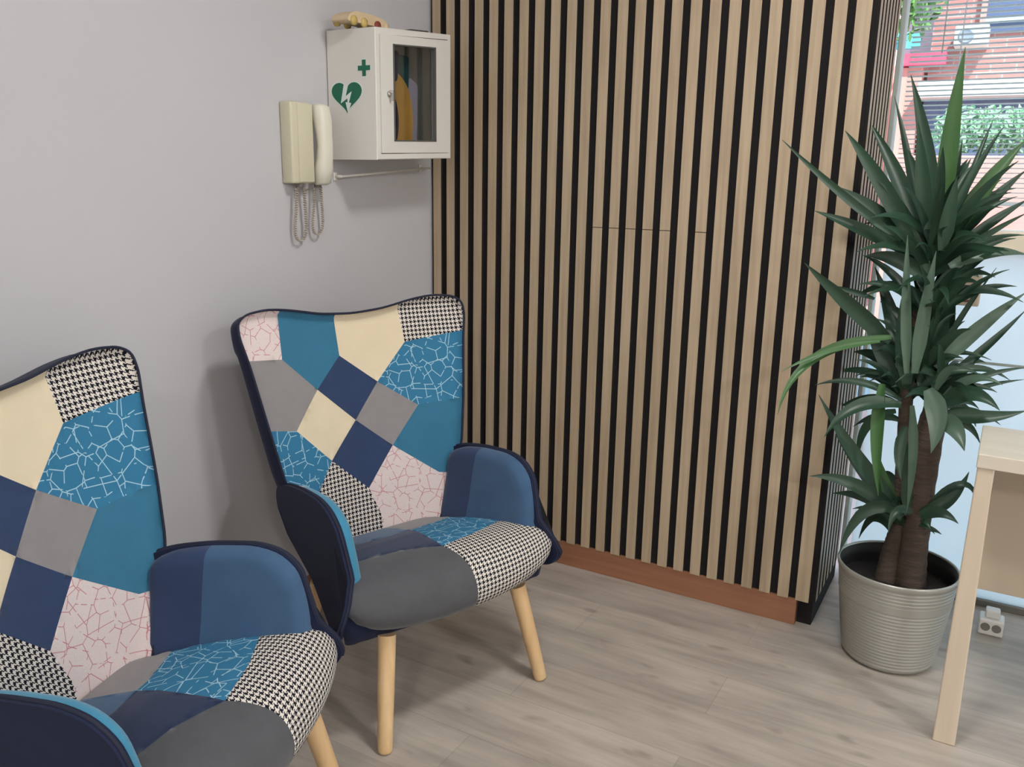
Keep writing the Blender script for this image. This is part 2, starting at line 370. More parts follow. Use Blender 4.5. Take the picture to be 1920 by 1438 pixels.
# chair frame here: a = towards the viewer's right, b = forward, z up  ->  local (-a, b, z)
def L3(a, b, z): return Vector((-a, b, z))
BZ = [.30, .36, .57, .80, 1.0]
def back_s(a, z):
    bc = interp(z, BZ, [-.455, -.462, -.49, -.53, -.57]); w = interp(z, BZ, [.245, .255, .29, .33, .36]); k = interp(z, BZ, [.05, .05, .06, .055, .045])
    return L3(a, bc + k*(a/w)**2, z)
SP = [(-.47, .345), (-.40, .36), (-.30, .38), (-.20, .405), (-.12, .422), (-.06, .422), (-.02, .405), (.004, .37), (.010, .33), (-.004, .295), (-.035, .272)]
SL = [0]
for p, q in zip(SP, SP[1:]): SL.append(SL[-1] + math.hypot(q[0]-p[0], q[1]-p[1]))
STOT = SL[-1]
def seat_s(a, s):
    b = interp(s, SL, [p[0] for p in SP]); z = interp(s, SL, [p[1] for p in SP])
    crown = max(0, 1-(a/.34)**2); k = max(0, 1-abs(s-.20)/.22); z += .016*crown*k
    # front corners curl back and up a little
    fr = max(0, min(1, (s-.36)/.12)); e = abs(a)/.34
    b -= .055*fr*e**3; z += .036*max(0, min(1, (s-.46)/.10))*e**2.2
    return L3(a, b, z)
def smooth_poly(pts, r=.03, n=5):
    out = []
    N_ = len(pts)
    for i in range(N_):
        p0, p, p1 = Vector(pts[i-1]), Vector(pts[i]), Vector(pts[(i+1) % N_])
        d0 = (p0-p); d1 = (p1-p); q = min(r, d0.length*.45, d1.length*.45)
        A = p + d0.normalized()*q; B = p + d1.normalized()*q
        for k in range(n+1):
            t = k/n; out.append(tuple((A*(1-t)**2 + p*2*t*(1-t) + B*t**2)))
    return out
def inside(p, poly):
    x, y = p; c = False; n = len(poly)
    for i in range(n):
        x1, y1 = poly[i]; x2, y2 = poly[(i+1) % n]
        if (y1 > y) != (y2 > y) and x < (x2-x1)*(y-y1)/(y2-y1)+x1: c = not c
    return c
def dseg(p, a, b):
    ax, ay = a; bx, by = b; dx, dy = bx-ax, by-ay; L_ = dx*dx+dy*dy
    t = 0 if L_ < 1e-12 else max(0, min(1, ((p[0]-ax)*dx+(p[1]-ay)*dy)/L_))
    return math.hypot(p[0]-ax-t*dx, p[1]-ay-t*dy)
def dpoly(p, poly): return min(dseg(p, poly[i], poly[(i+1) % len(poly)]) for i in range(len(poly)))
def cushion(name, outline, surf, patches, names, parent, rim=.026, grid=.016, puff=0, crease=.0014, uvs=None):
    """patchwork sheet: 2D outline cut exactly along the seams, wrapped on surf, rounded at the rim"""
    bm = bmesh.new()
    bm.faces.new([bm.verts.new((u, v, 0)) for u, v in outline])
    us = [p[0] for p in outline]; vs = [p[1] for p in outline]
    def cut(co, no): bmesh.ops.bisect_plane(bm, geom=bm.verts[:]+bm.edges[:]+bm.faces[:], dist=1e-6, plane_co=co, plane_no=no)
    g = math.floor(min(us)/grid)*grid + grid*.5
    while g < max(us): cut((g, 0, 0), (1, 0, 0)); g += grid
    g = math.floor(min(vs)/grid)*grid + grid*.5
    while g < max(vs): cut((0, g, 0), (0, 1, 0)); g += grid
    lines = []
    for nm, poly in patches:
        for i in range(len(poly)):
            a, b = poly[i], poly[(i+1) % len(poly)]
            key = tuple(sorted(((round(a[0], 3), round(a[1], 3)), (round(b[0], 3), round(b[1], 3)))))
            if key not in lines: lines.append(key)
    for a, b in lines:      # cut only the faces the seam touches
        d = Vector((b[0]-a[0], b[1]-a[1], 0)); no = Vector((-d.y, d.x, 0)).normalized(); Lh = d.length
        mid = Vector(((a[0]+b[0])/2, (a[1]+b[1])/2, 0))
        fs = [f_ for f_ in bm.faces if dseg(tuple(f_.calc_center_median()[:2]), a, b) < grid*1.1]
        ge = set(fs)
        for f_ in fs: ge.update(f_.edges); ge.update(f_.verts)
        bmesh.ops.bisect_plane(bm, geom=list(ge), dist=1e-6, plane_co=mid, plane_no=no)
    uvl = bm.loops.layers.uv.new('UVMap')
    used = []
    for f_ in bm.faces:
        c = tuple(f_.calc_center_median()[:2]); nm = patches[-1][0]
        for n_, poly in patches:
            if inside(c, poly): nm = n_; break
        if nm not in used: used.append(nm)
        f_.material_index = used.index(nm); f_.smooth = True
        for lp in f_.loops: lp[uvl].uv = (lp.vert.co.x, lp.vert.co.y)
    seamv = set()
    for e in bm.edges:
        if len(e.link_faces) == 2 and e.link_faces[0].material_index != e.link_faces[1].material_index: seamv.update(e.verts)
    newco = {}
    h = 1e-3
    for v in bm.verts:
        a, s = v.co.x, v.co.y
        p = surf(a, s); du = surf(a+h, s)-surf(a-h, s); dv = surf(a, s+h)-surf(a, s-h); n = dv.cross(du).normalized()
        d = dpoly((a, s), outline); off = 0
        if d < rim: off = -(rim - math.sqrt(max(0, rim*rim-(rim-d)**2)))
        if puff: off += puff*min(1, d/.12)
        if v in seamv: off -= crease*min(1, d/rim)
        newco[v] = p + n*off
    for v, c in newco.items(): v.co = c
    bmesh.ops.triangulate(bm, faces=[f_ for f_ in bm.faces if len(f_.verts) > 4])
    # orient so the normals look out of the cushion
    o = obj(name, bm, [FAB[k] for k in used], parent, recalc=False)
    rimpts = []
    for a, s in outline:
        p = surf(a, s); du = surf(a+h, s)-surf(a-h, s); dv = surf(a, s+h)-surf(a, s-h); n = dv.cross(du).normalized(); rimpts.append(p-n*rim)
    return o, rimpts

BP = [
 ('pinkl', [(-.5, 1.1), (-.22, 1.1), (-.22, .97), (-.225, .87), (-.337, .883), (-.5, .895)]),
 ('teal', [(-.22, 1.1), (-.05, 1.1), (-.05, .96), (-.047, .856), (-.129, .775), (-.225, .87), (-.22, .97)]),
 ('cream', [(-.05, 1.1), (.15, 1.1), (.153, .983), (.163, .873), (.063, .77), (-.047, .856), (-.05, .96)]),
 ('hound', [(.15, 1.1), (.5, 1.1), (.5, .91), (.342, .893), (.163, .873), (.153, .983)]),
 ('bluel', [(.163, .873), (.342, .893), (.5, .91), (.5, .71), (.297, .698), (.18, .689), (.063, .77)]),
 ('grey', [(.063, .77), (.18, .689), (.088, .583), (-.02, .673)]),
 ('navy', [(-.047, .856), (.063, .77), (-.02, .673), (-.129, .775)]),
 ('cream', [(-.129, .775), (-.02, .673), (-.111, .577), (-.212, .681)]),
 ('navy', [(-.02, .673), (.088, .583), (0, .474), (-.111, .577)]),
 ('teal', [(.18, .689), (.297, .698), (.5, .71), (.5, .45), (.22, .485), (.088, .583)]),
 ('pinkl', [(.088, .583), (.22, .485), (.5, .45), (.5, .2), (.035, .2), (.033, .388), (0, .474)]),
 ('grey', [(-.5, .895), (-.337, .883), (-.225, .87), (-.129, .775), (-.212, .681), (-.3, .702), (-.5, .71)]),
 ('bluel', [(-.5, .71), (-.3, .702), (-.212, .681), (-.111, .577), (-.163, .505), (-.3, .45), (-.5, .45)]),
 ('hound', [(-.111, .577), (0, .474), (.033, .388), (.035, .2), (-.5, .2), (-.5, .45), (-.3, .45), (-.163, .505)])]
SEATP = [
 ('slate', [(-.5, -.1), (.033, -.1), (.033, .02), (.045, .14), (-.02, .145), (-.141, .125), (-.5, .11)]),
 ('grey', [(.033, -.1), (.5, -.1), (.5, .09), (.248, .101), (.079, .142), (.045, .14), (.033, .02)]),
 ('bluel', [(.079, .142), (.248, .101), (.5, .09), (.5, .28), (.25, .30), (.12, .345), (.0, .365), (.045, .14)]),
 ('deep', [(-.5, .11), (-.141, .125), (-.02, .145), (.045, .14), (.0, .365), (-.09, .31), (-.2, .285), (-.5, .27)]),
 ('dgrey', [(-.5, .27), (-.2, .285), (-.09, .31), (0, .365), (.01, .42), (.02, .50), (.04, .8), (-.5, .8)]),
 ('hound', [(0, .365), (.12, .345), (.25, .30), (.5, .28), (.5, .8), (.04, .8), (.02, .5), (.01, .42)])]
def arm_a(b, z, t, s):
    # t: 0 inner face ... 1 outer face; s = side sign
    a0 = .218 + .022*(z-.36)/.24 + .022*(b+.43)/.35
    return s*(a0 + .040*t)
ARM = [(-.425, .335), (-.438, .50), (-.432, .545), (-.38, .572), (-.30, .588), (-.20, .595), (-.145, .583), (-.105, .550), (-.085, .49), (-.075, .42), (-.075, .335)]
ARMS = [(-.405, .290), (-.452, .38), (-.484, .50), (-.468, .545), (-.39, .575), (-.30, .591), (-.20, .598), (-.143, .586), (-.102, .552), (-.081, .49), (-.062, .43), (-.036, .388), (-.030, .335), (-.052, .300), (-.10, .284), (-.20, .276), (-.36, .272)]
ARMP = [p for p in smooth_poly(ARMS, .03, 3)]
ARMP = [p for p in ARMP if not (p[1] < .33 or (p[0] < -.43 and p[1] < .52))]
def pad_a(b, z, t, s):
    rear = max(0, min(1, (-.08-b)/.34)); lo = max(0, min(1, (.44-z)/.15))
    return arm_a(b, z, t, s) - s*.036*rear*lo
def shell_a(b, z, t, s):
    rear = max(0, min(1, (-.08-b)/.34)); lo = max(0, min(1, (.44-z)/.15)); fl = max(0, min(1, (.44-z)/.1))
    return arm_a(b, z, t, s) + s*(.058*fl*(1-rear)**2 - .040*rear*lo)

def make_armchair():
    t = empty('patchwork_armchair', (0, 0, 0))
    # ---- backrest
    half = [(.185, .30), (.212, .36), (.256, .47), (.290, .57), (.316, .72), (.338, .866), (.354, .940), (.352, .976), (.325, .993), (.265, 1.0), (.20, .993), (.10, .973)]
    outl = [(-a, z) for a, z in half][::-1] + [(0, .964)]
    outline = smooth_poly(half + [(0, .966)] + [(-a, z) for a, z in half[::-1]], .03, 3)
    o, ring = cushion('backrest', outline, back_s, BP, None, t, rim=.021)
    # ---- back shell: rim ring swept to the rear face
    def rear(a, z, k):
        p = back_s(a, z); w = interp(z, BZ, [.245, .255, .29, .33, .36])
        bb = interp(z, BZ, [-.515, -.52, -.545, -.58, -.615]) + .045*(a/w)**2
        return Vector((p.x*k, bb, z))
    bm = bmesh.new(); rings = [[bm.verts.new(p + (back_s(u, v)-p)*0.0) for p, (u, v) in zip(ring, outline)]]
    for kk, f in ((.997, .35), (.985, .75), (.96, 1.0), (.7, 1.0), (.4, 1.0), (.1, 1.0)):
        r_ = []
        for p, (u, v) in zip(ring, outline):
            uu, vv = u*kk, .66 + (v-.66)*kk
            q = rear(uu, vv, 1); base = p if kk > .99 else rear(uu, vv, 1)
            y = p.y + (rear(u, v, 1).y - p.y)*f if kk > .95 else q.y
            r_.append(bm.verts.new((-uu, y, vv - (.016 if kk < .97 and v > .9 else .004)*min(1, f))))
        rings.append(r_)
    n = len(ring)
    for A, B in zip(rings, rings[1:]):
        for i in range(n): bm.faces.new((A[i], A[(i+1) % n], B[(i+1) % n], B[i])).smooth = True
    bm.faces.new(rings[-1])
    uvbox(bm); obj('back_shell', bm, SHELL, t)
    bm = bmesh.new(); tube(bm, ring, .0032, 6, True); obj('piping', bm, PIPE, t)
    # ---- seat
    sh = [(.0, .185), (.06, .205), (.15, .236), (.24, .254), (.31, .258), (.355, .266), (.395, .284), (.44, .312), (.49, .330), (.535, .324), (.578, .300), (.606, .24), (.612, .12)]
    so_ = [(w, s) for s, w in sh] + [(0, .614)] + [(-w, s) for s, w in sh[::-1]]
    so_ = smooth_poly(so_, .03, 3)
    o, ring = cushion('seat', so_, seat_s, SEATP, None, t, rim=.026)
    bm = bmesh.new(); rings = [[bm.verts.new(p) for p in ring]]
    for k, dz, zb in ((.985, .018, .288), (.95, .04, .272), (.88, .08, .264), (.5, .1, .262), (.1, .1, .262)):
        r_ = []
        for p in ring:
            cy = -.25; z = max(min(p.z-dz*.6, zb+.02), zb) if dz > .02 else (p.z + min(p.z, zb))/2
            if k < .96: z = zb
            r_.append(bm.verts.new((p.x*k, cy + (p.y-cy)*k, z)))
        rings.append(r_)
    n = len(ring)
    for A, B in zip(rings, rings[1:]):
        for i in range(n): bm.faces.new((A[i], A[(i+1) % n], B[(i+1) % n], B[i])).smooth = True
    bm.faces.new(rings[-1]); uvbox(bm); obj('seat_shell', bm, SHELL, t)
    fr = [p for p, (u, v) in zip(ring, so_) if v > .30]
    bm = bmesh.new(); tube(bm, fr, .0042, 6); obj('piping', bm, PIPE, t)
    # ---- arms: padded inner face + thin outer shell + piping between
    for s in (1, -1):
        outline = smooth_poly(ARM, .03, 3)
        seam = -.30 if s > 0 else -.34
        pat = [('navy' if s > 0 else 'pinkw', [(-.6, .2), (seam-.015, .2), (seam+.012, .8), (-.6, .8)]), ('slate' if s > 0 else 'lit_teal', [(seam-.015, .2), (.1, .2), (.1, .8), (seam+.012, .8)])]
        th = .040
        bm = bmesh.new()
        # loft: inner face inset ring -> rounded rim -> outer edge
        cx, cz = -.26, .46
        def ringat(inset, tt):
            r_ = []
            for u, v in outline:
                d = math.hypot((u-cx)*.72, (v-cz)*1.1); k = 1-inset/d
                r_.append((cx+(u-cx)*k, cz+(v-cz)*k, tt))
            return r_
        prof = [(.0, 1.0), (.0, .55), (.003, .35), (.009, .16), (.018, .04), (.030, .0)]
        rr = [ringat(i_, t_) for i_, t_ in prof]
        for k in (.86, .7, .5, .3, .12): rr.append([(cx+(u-cx)*k, cz+(v-cz)*k, -.14*(1-k*k)) for u, v, _ in rr[5]])
        R_ = [[bm.verts.new(L3(pad_a(u, v, t_, s), u, v)) for u, v, t_ in r_] for r_ in rr]
        info = [[(u, v) for u, v, _ in r_] for r_ in rr]
        uvl = bm.loops.layers.uv.new('UVMap'); vuv = {}
        for A, I in zip(R_, info):
            for v_, q in zip(A, I): vuv[v_] = q
        m_ = len(outline)
        for A, B in zip(R_, R_[1:]):
            for i in range(m_): bm.faces.new((A[i], A[(i+1) % m_], B[(i+1) % m_], B[i]))
        bm.faces.new(R_[-1])
        # cut along the seam
        x0_, x1_ = seam-.013, seam+.010
        bmesh.ops.bisect_plane(bm, geom=bm.verts[:]+bm.edges[:]+bm.faces[:], dist=1e-6, plane_co=(0, (x0_+x1_)/2, .47), plane_no=Vector((0, .6, -(x1_-x0_))).normalized())
        no = Vector((0, .6, -(x1_-x0_))).normalized(); co = Vector((0, (x0_+x1_)/2, .47))
        for f_ in bm.faces:
            c = f_.calc_center_median(); f_.material_index = 0 if (c-co).dot(no) < 0 else 1; f_.smooth = True
            for lp in f_.loops: lp[uvl].uv = (lp.vert.co.y, lp.vert.co.z)
        obj('armrest', bm, [FAB['navy'] if s > 0 else FABW, FAB['slate'] if s > 0 else FAB['lit_teal']], t)
        bm = bmesh.new(); po = smooth_poly(ARMS, .03, 3)
        prism(bm, po, lambda u, v, tt: L3(shell_a(u, v, tt, s), u, v), .80, 1.25); uvbox(bm); auto(obj('arm_shell', bm, SHELL, t), 50)
        bm = bmesh.new(); tube(bm, [L3(shell_a(u, v, 1.0, s), u, v) for u, v in ARMP], .0042, 6); obj('piping', bm, PIPE, t)
    # ---- legs
    for sa in (1, -1):
        for front in (1, 0):
            top = L3(sa*.205, -.055 if front else -.40, .275); ft = L3(sa*.25, 0.0 if front else -.455, 0)
            d = (top-ft); bm = bmesh.new(); pts = [ft, ft+d*.012, ft+d*.03, ft+d*.5, top]
            tube(bm, pts, [.012, .0165, .018, .0205, .0225], 20); auto(obj('leg', bm, BEECH, t), 60)
    return t
def uvbox(bm):
    uvl = bm.loops.layers.uv.verify()
    for f_ in bm.faces:
        for lp in f_.loops: lp[uvl].uv = (lp.vert.co.x+lp.vert.co.y*.5, lp.vert.co.z+lp.vert.co.y*.4)
FABW = fabric('white_cotton', (214, 206, 212), .03, .1)
def copy_tree(src, loc, rz):
    r = src.copy(); COL.objects.link(r); r.location = loc; r.rotation_euler = (0, 0, rz)
    for ch in list(src.children):
        c = ch.copy(); COL.objects.link(c); c.parent = r
    return r
ch_rear = make_armchair(); ch_rear.location = (.755, -.905, 0); ch_rear.rotation_euler = (0, 0, math.radians(70.06-180))
tag(ch_rear, 'patchwork armchair in the corner against the slatted wall, seen whole, farther of the two', 'armchair', 'patchwork armchairs')
ch_near = copy_tree(ch_rear, (.797, -1.577, 0), math.radians(107.8-180)); ch_near.scale = (.99, .99, .99)
tag(ch_near, 'patchwork armchair in the foreground, cut off by the left edge, nearer of the two', 'armchair', 'patchwork armchairs')

# ================================================================ AED CABINET on the left wall
def pt_dist(a, b): return (a-b).length
cab = empty('first_aid_cabinet', (0, -.327, 1.39)); tag(cab, 'white metal defibrillator wall cabinet with green heart sign and glazed door', 'cabinet')
CY0, CY1, CD = -.515, -.138, .180
def tz(y): return 1.750 + (y-CY0)/(CY1-CY0)*.030      # top and bottom run slightly out of level
def bz(y): return 1.388 + (y-CY0)/(CY1-CY0)*.013
off = Vector((0, .327, -1.39))
def cbox(bm, x0, x1, y0, y1, z0_, z1, bev=0, mi=0, seg=2):
    # z0_, z1 given as functions of y or numbers
    b2 = bmesh.new(); g = lambda v, y: v(y) if callable(v) else v
    vs = [b2.verts.new(Vector(p)+off) for p in ((x0,y0,g(z0_,y0)),(x1,y0,g(z0_,y0)),(x1,y1,g(z0_,y1)),(x0,y1,g(z0_,y1)),(x0,y0,g(z1,y0)),(x1,y0,g(z1,y0)),(x1,y1,g(z1,y1)),(x0,y1,g(z1,y1)))]
    for q in ((0,3,2,1),(4,5,6,7),(0,1,5,4),(1,2,6,5),(2,3,7,6),(3,0,4,7)): b2.faces.new([vs[k] for k in q])
    if bev: bmesh.ops.bevel(b2, geom=b2.edges[:], offset=bev, segments=seg, profile=.5, affect='EDGES')
    join(bm, b2, mi)
W_ = .006
def shellbox(bm):
    def ring(ins, x): return [bm.verts.new(Vector((x, y, z))+off) for y, z in ((CY0+ins, bz(CY0)+ins), (CY1-ins, bz(CY1)+ins), (CY1-ins, tz(CY1)-ins), (CY0+ins, tz(CY0)-ins))]
    rs = [ring(0, 0), ring(0, CD-.002), ring(.002, CD), ring(.017, CD), ring(.017, CD-.014), ring(W_, CD-.014), ring(W_, .004)]
    for A, B in zip(rs, rs[1:]):
        for k in range(4): bm.faces.new((A[k], A[(k+1) % 4], B[(k+1) % 4], B[k]))
    bm.faces.new(rs[0][::-1]); bm.faces.new(rs[-1])
bm = bmesh.new(); shellbox(bm)
obj('body', bm, WHITE, cab)
DY0, DY1 = CY0+.0185, CY1-.0185; dt = lambda y: tz(y)-.0185; db = lambda y: bz(y)+.0185
WY0, WY1 = -.437, -.226; wt = lambda y: tz(y)-.042; wbz = lambda y: bz(y)+.052
bm = bmesh.new(); X0, X1 = CD-.012, CD+.003
cbox(bm, X0, X1, DY0, WY0, db, dt); cbox(bm, X0, X1, WY1, DY1, db, dt)
cbox(bm, X0, X1, WY0, WY1, wt, dt); cbox(bm, X0, X1, WY0, WY1, db, wbz)
door = obj('door', bm, WHITE, cab)
bm = bmesh.new()
for a in ((WY0-.002, WY0+.004, wbz, wt), (WY1-.004, WY1+.002, wbz, wt)): cbox(bm, CD-.004, CD+.0045, *a)
cbox(bm, CD-.004, CD+.0045, WY0, WY1, wbz, lambda y: wbz(y)+.004); cbox(bm, CD-.004, CD+.0045, WY0, WY1, lambda y: wt(y)-.004, wt)
obj('gasket', bm, plain('grey_gasket', (90, 88, 86), .7), door)
bm = bmesh.new(); cbox(bm, CD-.006, CD-.003, WY0, WY1, wbz, wt); obj('pane', bm, CABGLASS, door)
bm = bmesh.new(); b2 = bmesh.new(); lathe(b2, [(.009, 0), (.009, .005), (.006, .007), (.001, .0072)], 0, 0, 20, cap0=True, cap1=True)
join(bm, b2, 0, Matrix.Translation(Vector((CD+.003, -.460, 1.574))+off) @ Matrix.Rotation(math.pi/2, 4, 'Y'))
cbox(bm, CD+.008, CD+.020, -.4615, -.4585, 1.555, 1.583, .001); cbox(bm, CD+.010, CD+.013, -.468, -.452, 1.576, 1.584, .001)
obj('lock_key', bm, METAL, door)
# heart sign on the side that faces the room corner seat: plane Y = CY0
def side(u, v, t): return Vector((u, CY0-.0004-t*.0007, v))+off
def sprism(poly, mat_, name, t1=1, t0=0):
    bm = bmesh.new(); prism(bm, poly, side, t0, t1); return obj(name, bm, mat_, cab)
hc = (.071, 1.562); HW, HH = .057, .043
heart = []
for k in range(48):
    th = 2*math.pi*k/48; x = 16*math.sin(th)**3; y = 13*math.cos(th)-5*math.cos(2*th)-2*math.cos(3*th)-math.cos(4*th)
    heart.append((hc[0]+x/16*HW, hc[1]+(y+2.5)/14.7*HH*1.02))
sprism([(hc[0]+(x-hc[0])*1.08, hc[1]+(y-hc[1])*1.07) for x, y in heart], SIGNW, 'heart_border', .5)
sprism(heart, GREEN, 'heart_sign', 1)
q = lambda x, y: (hc[0]+x*HW, hc[1]+y*HH)
sprism([q(-.16, .92), q(.10, .78), q(-.06, .12), q(.34, .42), q(.14, -.30), q(.30, -.34), q(.06, -.98), q(-.08, -.26), q(.06, -.28), q(.05, -.02), q(-.40, -.34)], SIGNW, 'bolt', 1.8, 1)
cc = (.138, 1.642); a, b = .0068, .0225
cross = [(-a, -b), (a, -b), (a, -a), (b, -a), (b, a), (a, a), (a, b), (-a, b), (-a, a), (-b, a), (-b, -a), (-a, -a)]
sprism([(cc[0]+x*1.12, cc[1]+y*1.12) for x, y in cross], SIGNW, 'cross_border', .5); sprism([(cc[0]+x, cc[1]+y) for x, y in cross], GREEN, 'cross_sign', 1)
# defibrillator inside
aed = empty('defibrillator', (.09, -.34, bz(-.3)+W_+.002)); tag(aed, 'yellow and dark blue defibrillator case standing inside the wall cabinet', 'defibrillator')
YEL = plain('amber_plastic', (214, 160, 74), .5, .05, 20); DNB = plain('dark_blue_plastic', (34, 30, 62), .4, .1, 20); TEALB = plain('teal_label', (40, 86, 92), .6, .1, 30)
bm = bmesh.new(); pr = []
def ell(ry, rz, n=40, c=(0, .125)): return [(c[0]+ry*math.cos(2*math.pi*k/n), c[1]+rz*math.sin(2*math.pi*k/n)) for k in range(n)]
def yz(x): return lambda u, v, t: Vector((x(t), u, v))
body_ = smooth_poly([(-.155, 0), (.045, 0), (.055, .12), (.035, .20), (-.02, .245), (-.12, .245), (-.155, .16)], .04, 5)
prism(bm, body_, lambda u, v, t: Vector((-.05+.10*t, u, v)), 0, 1); auto(obj('case', bm, YEL, aed), 40)
bm = bmesh.new(); prism(bm, ell(.052, .092, 40, (-.085, .100)), lambda u, v, t: Vector((.048+.012*t, u, v)), 0, 1); auto(obj('round_cover', bm, DNB, aed), 40)
bm = bmesh.new(); prism(bm, smooth_poly([(-.15, .215), (-.03, .215), (-.02, .30), (-.14, .31)], .012, 3), lambda u, v, t: Vector((.0+.055*t, u, v)), 0, 1); auto(obj('pouch', bm, plain('dark_pouch', (46, 52, 70), .8, .1, 40), aed), 40)
bm = bmesh.new()
for pl in ([(-.092, .235), (-.070, .235), (-.070, .285), (-.092, .285)], [(-.106, .249), (-.056, .249), (-.056, .271), (-.106, .271)]):
    prism(bm, pl, lambda u, v, t: Vector((.0552+.0006*t, u, v)), 0, 1)
obj('cross_mark', bm, plain('pale_grey_mark', (150, 160, 170), .6), aed)
bm = bmesh.new(); prism(bm, smooth_poly([(.0, .16), (.07, .20), (.075, .30), (.005, .30)], .01, 3), lambda u, v, t: Vector((-.03+.05*t, u, v)), 0, 1); auto(obj('folded_card', bm, TEALB, aed), 40)
bm = bmesh.new(); prism(bm, smooth_poly([(.060, 0), (.110, 0), (.120, .22), (.075, .24), (.058, .12)], .01, 3), lambda u, v, t: Vector((-.03+.05*t, u, v)), 0, 1); auto(obj('pale_sleeve', bm, plain('lilac_sleeve', (176, 168, 190), .7), aed), 40)
# ornament and flat pad on top of the cabinet
orn = empty('ornament', (.09, -.475, tz(-.475)+.001)); tag(orn, 'small beige wooden ornament with a red centre lying on the wall cabinet', 'ornament')
WB = plain('pale_wood', (206, 184, 150), .6, .06, 30); RED = plain('red_brown_bead', (128, 52, 40), .5, .08, 30); YB = plain('straw_bead', (196, 172, 104), .5, .08, 30)
bm = bmesh.new(); prism(bm, smooth_poly([(-.085, .010), (.105, .012), (.085, .034), (.02, .040), (-.05, .040), (-.08, .026)], .01, 3), lambda u, v, t: Vector((-.03+.06*t, u, v)), 0, 1); auto(obj('body', bm, WB, orn), 40)
for y, mm in ((-.06, YB), (-.015, YB), (.045, RED), (.085, WB)):
    for x in (-.028, .028):
        bm = bmesh.new(); b2 = bmesh.new(); lathe(b2, [(.004, -.006), (.013, -.004), (.013, .004), (.004, .006)], 0, 0, 20, cap0=True, cap1=True)
        join(bm, b2, 0, Matrix.Translation((x*1.1, y, .0135)) @ Matrix.Rotation(math.pi/2, 4, 'Y')); obj('wheel', bm, mm, orn)
pad = bmesh.new(); box(pad, -.03, .03, -.045, .045, 0, .008, .002)
po_ = obj('remote_control', pad, plain('dark_grey_plastic', (70, 68, 66), .6)); po_.location = (.10, -.232, tz(-.232)+.0035); po_.rotation_euler = (math.atan(.03/.377), 0, 0)
tag(po_, 'small flat dark object lying on the right half of the wall cabinet', 'remote control')
# thin clear shelf rail under the cabinet
rail = empty('wall_rail', (0, -.27, 1.355)); tag(rail, 'thin white metal rail fixed to the wall just below the cabinet', 'rail')
bm = bmesh.new(); b0 = lambda y: 1.338+(y+.5)/.474*.033
tube(bm, [(.022, y+.27, b0(y)-1.355) for y in (-.50, -.03)], .0035, 8); obj('rod', bm, WHITE, rail)
for y in (-.495, -.06):
    bm = bmesh.new(); tube(bm, [(-.0035, y+.27, b0(y)-1.355), (.022, y+.27, b0(y)-1.355)], .005, 8)
    box(bm, -.0035, .001, y+.27-.008, y+.27+.008, b0(y)-1.355-.012, b0(y)-1.355+.012, .001); obj('bracket', bm, WHITE, rail)

# ================================================================ DOOR INTERCOM
ic = empty('intercom_phone', (0, -.64, 1.31)); tag(ic, 'ivory wall intercom with handset and curled cord left of the cabinet', 'intercom')
bm = bmesh.new(); box(bm, -.004, .040, -.075, .008, .008, .230, .006, 3); 
box(bm, .036, .044, -.052, .008, .012, .226, .003, 2); auto(obj('base', bm, IVORY, ic), 40)
bm = bmesh.new(); prof = [(.0, 0.052), (.02, .062), (.06, .062), (.11, .058), (.16, .062), (.20, .066), (.222, .060)]
pts = [(.054 + (.010 if 2 < k < 5 else 0), .036, z_) for k, (z_, _) in enumerate(prof)]
def hand_ring(z_, xf, hw, hd):
    return [Vector((xf + hd*math.cos(2*math.pi*k/20)*(1 if math.cos(2*math.pi*k/20) > 0 else 1), .040+hw*(abs(math.sin(2*math.pi*k/20))**.6)*(1 if math.sin(2*math.pi*k/20) > 0 else -1), z_)) for k in range(20)]
hr = [(.004, .038, .018, .014), (.010, .042, .025, .022), (.05, .046, .027, .026), (.08, .054, .0255, .019), (.115, .058, .025, .016), (.15, .054, .0255, .019), (.185, .048, .027, .026), (.222, .044, .025, .022), (.229, .040, .018, .014)]
R_ = [[bm.verts.new(p) for p in hand_ring(*h)] for h in hr]
for A, B in zip(R_, R_[1:]):
    for i in range(20): bm.faces.new((A[i], A[(i+1) % 20], B[(i+1) % 20], B[i])).smooth = True
bm.faces.new(R_[0][::-1]); bm.faces.new(R_[-1]); obj('handset', bm, IVORY2, ic)
for y in (-.035, .040):
    bm = bmesh.new(); tube(bm, [(.024, y, -.004), (.024, y, .012)], .011, 12); obj('cord_socket', bm, GREYP, ic)
def coil(path, r=.0045, turns_per=150, wire=.0016):
    # helix wound on a polyline
    P_ = [Vector(p) for p in path]; out = []; tot = sum((b-a).length for a, b in zip(P_, P_[1:])); acc = 0
    n = int(tot*turns_per*7)
    segl = [(b-a).length for a, b in zip(P_, P_[1:])]
    for i in range(n+1):
        s = tot*i/n; k = 0; q_ = s
        while k < len(segl)-1 and q_ > segl[k]: q_ -= segl[k]; k += 1
        p = P_[k].lerp(P_[k+1], min(1, q_/segl[k])); th = 2*math.pi*turns_per*s
        out.append(p + Vector((math.cos(th)*r, math.sin(th)*r, 0)))
    return out
def loop_path(y0, y1, zt, zb, x0=.024, n=14):
    out = []
    for k in range(n+1):
        t = k/n; th = math.pi*t; out.append((x0-.008*math.sin(th), y0+(y1-y0)*(1-math.cos(th))/2 + .012*math.sin(th*2)*(-1), zt+(zb-zt)*math.sin(th)**.55))
    return out
bm = bmesh.new()
tube(bm, coil(loop_path(-.047, -.018, -.004, -.155), .0042), .0017, 5); tube(bm, coil(loop_path(.026, .052, -.004, -.140), .0036), .0016, 5)
tube(bm, [(.012, -.018, -.006), (.008, 0, -.012), (.012, .026, -.006)], .002, 6)
obj('curled_cord', bm, plain('beige_cord', (176, 166, 152), .6, .04, 30), ic)

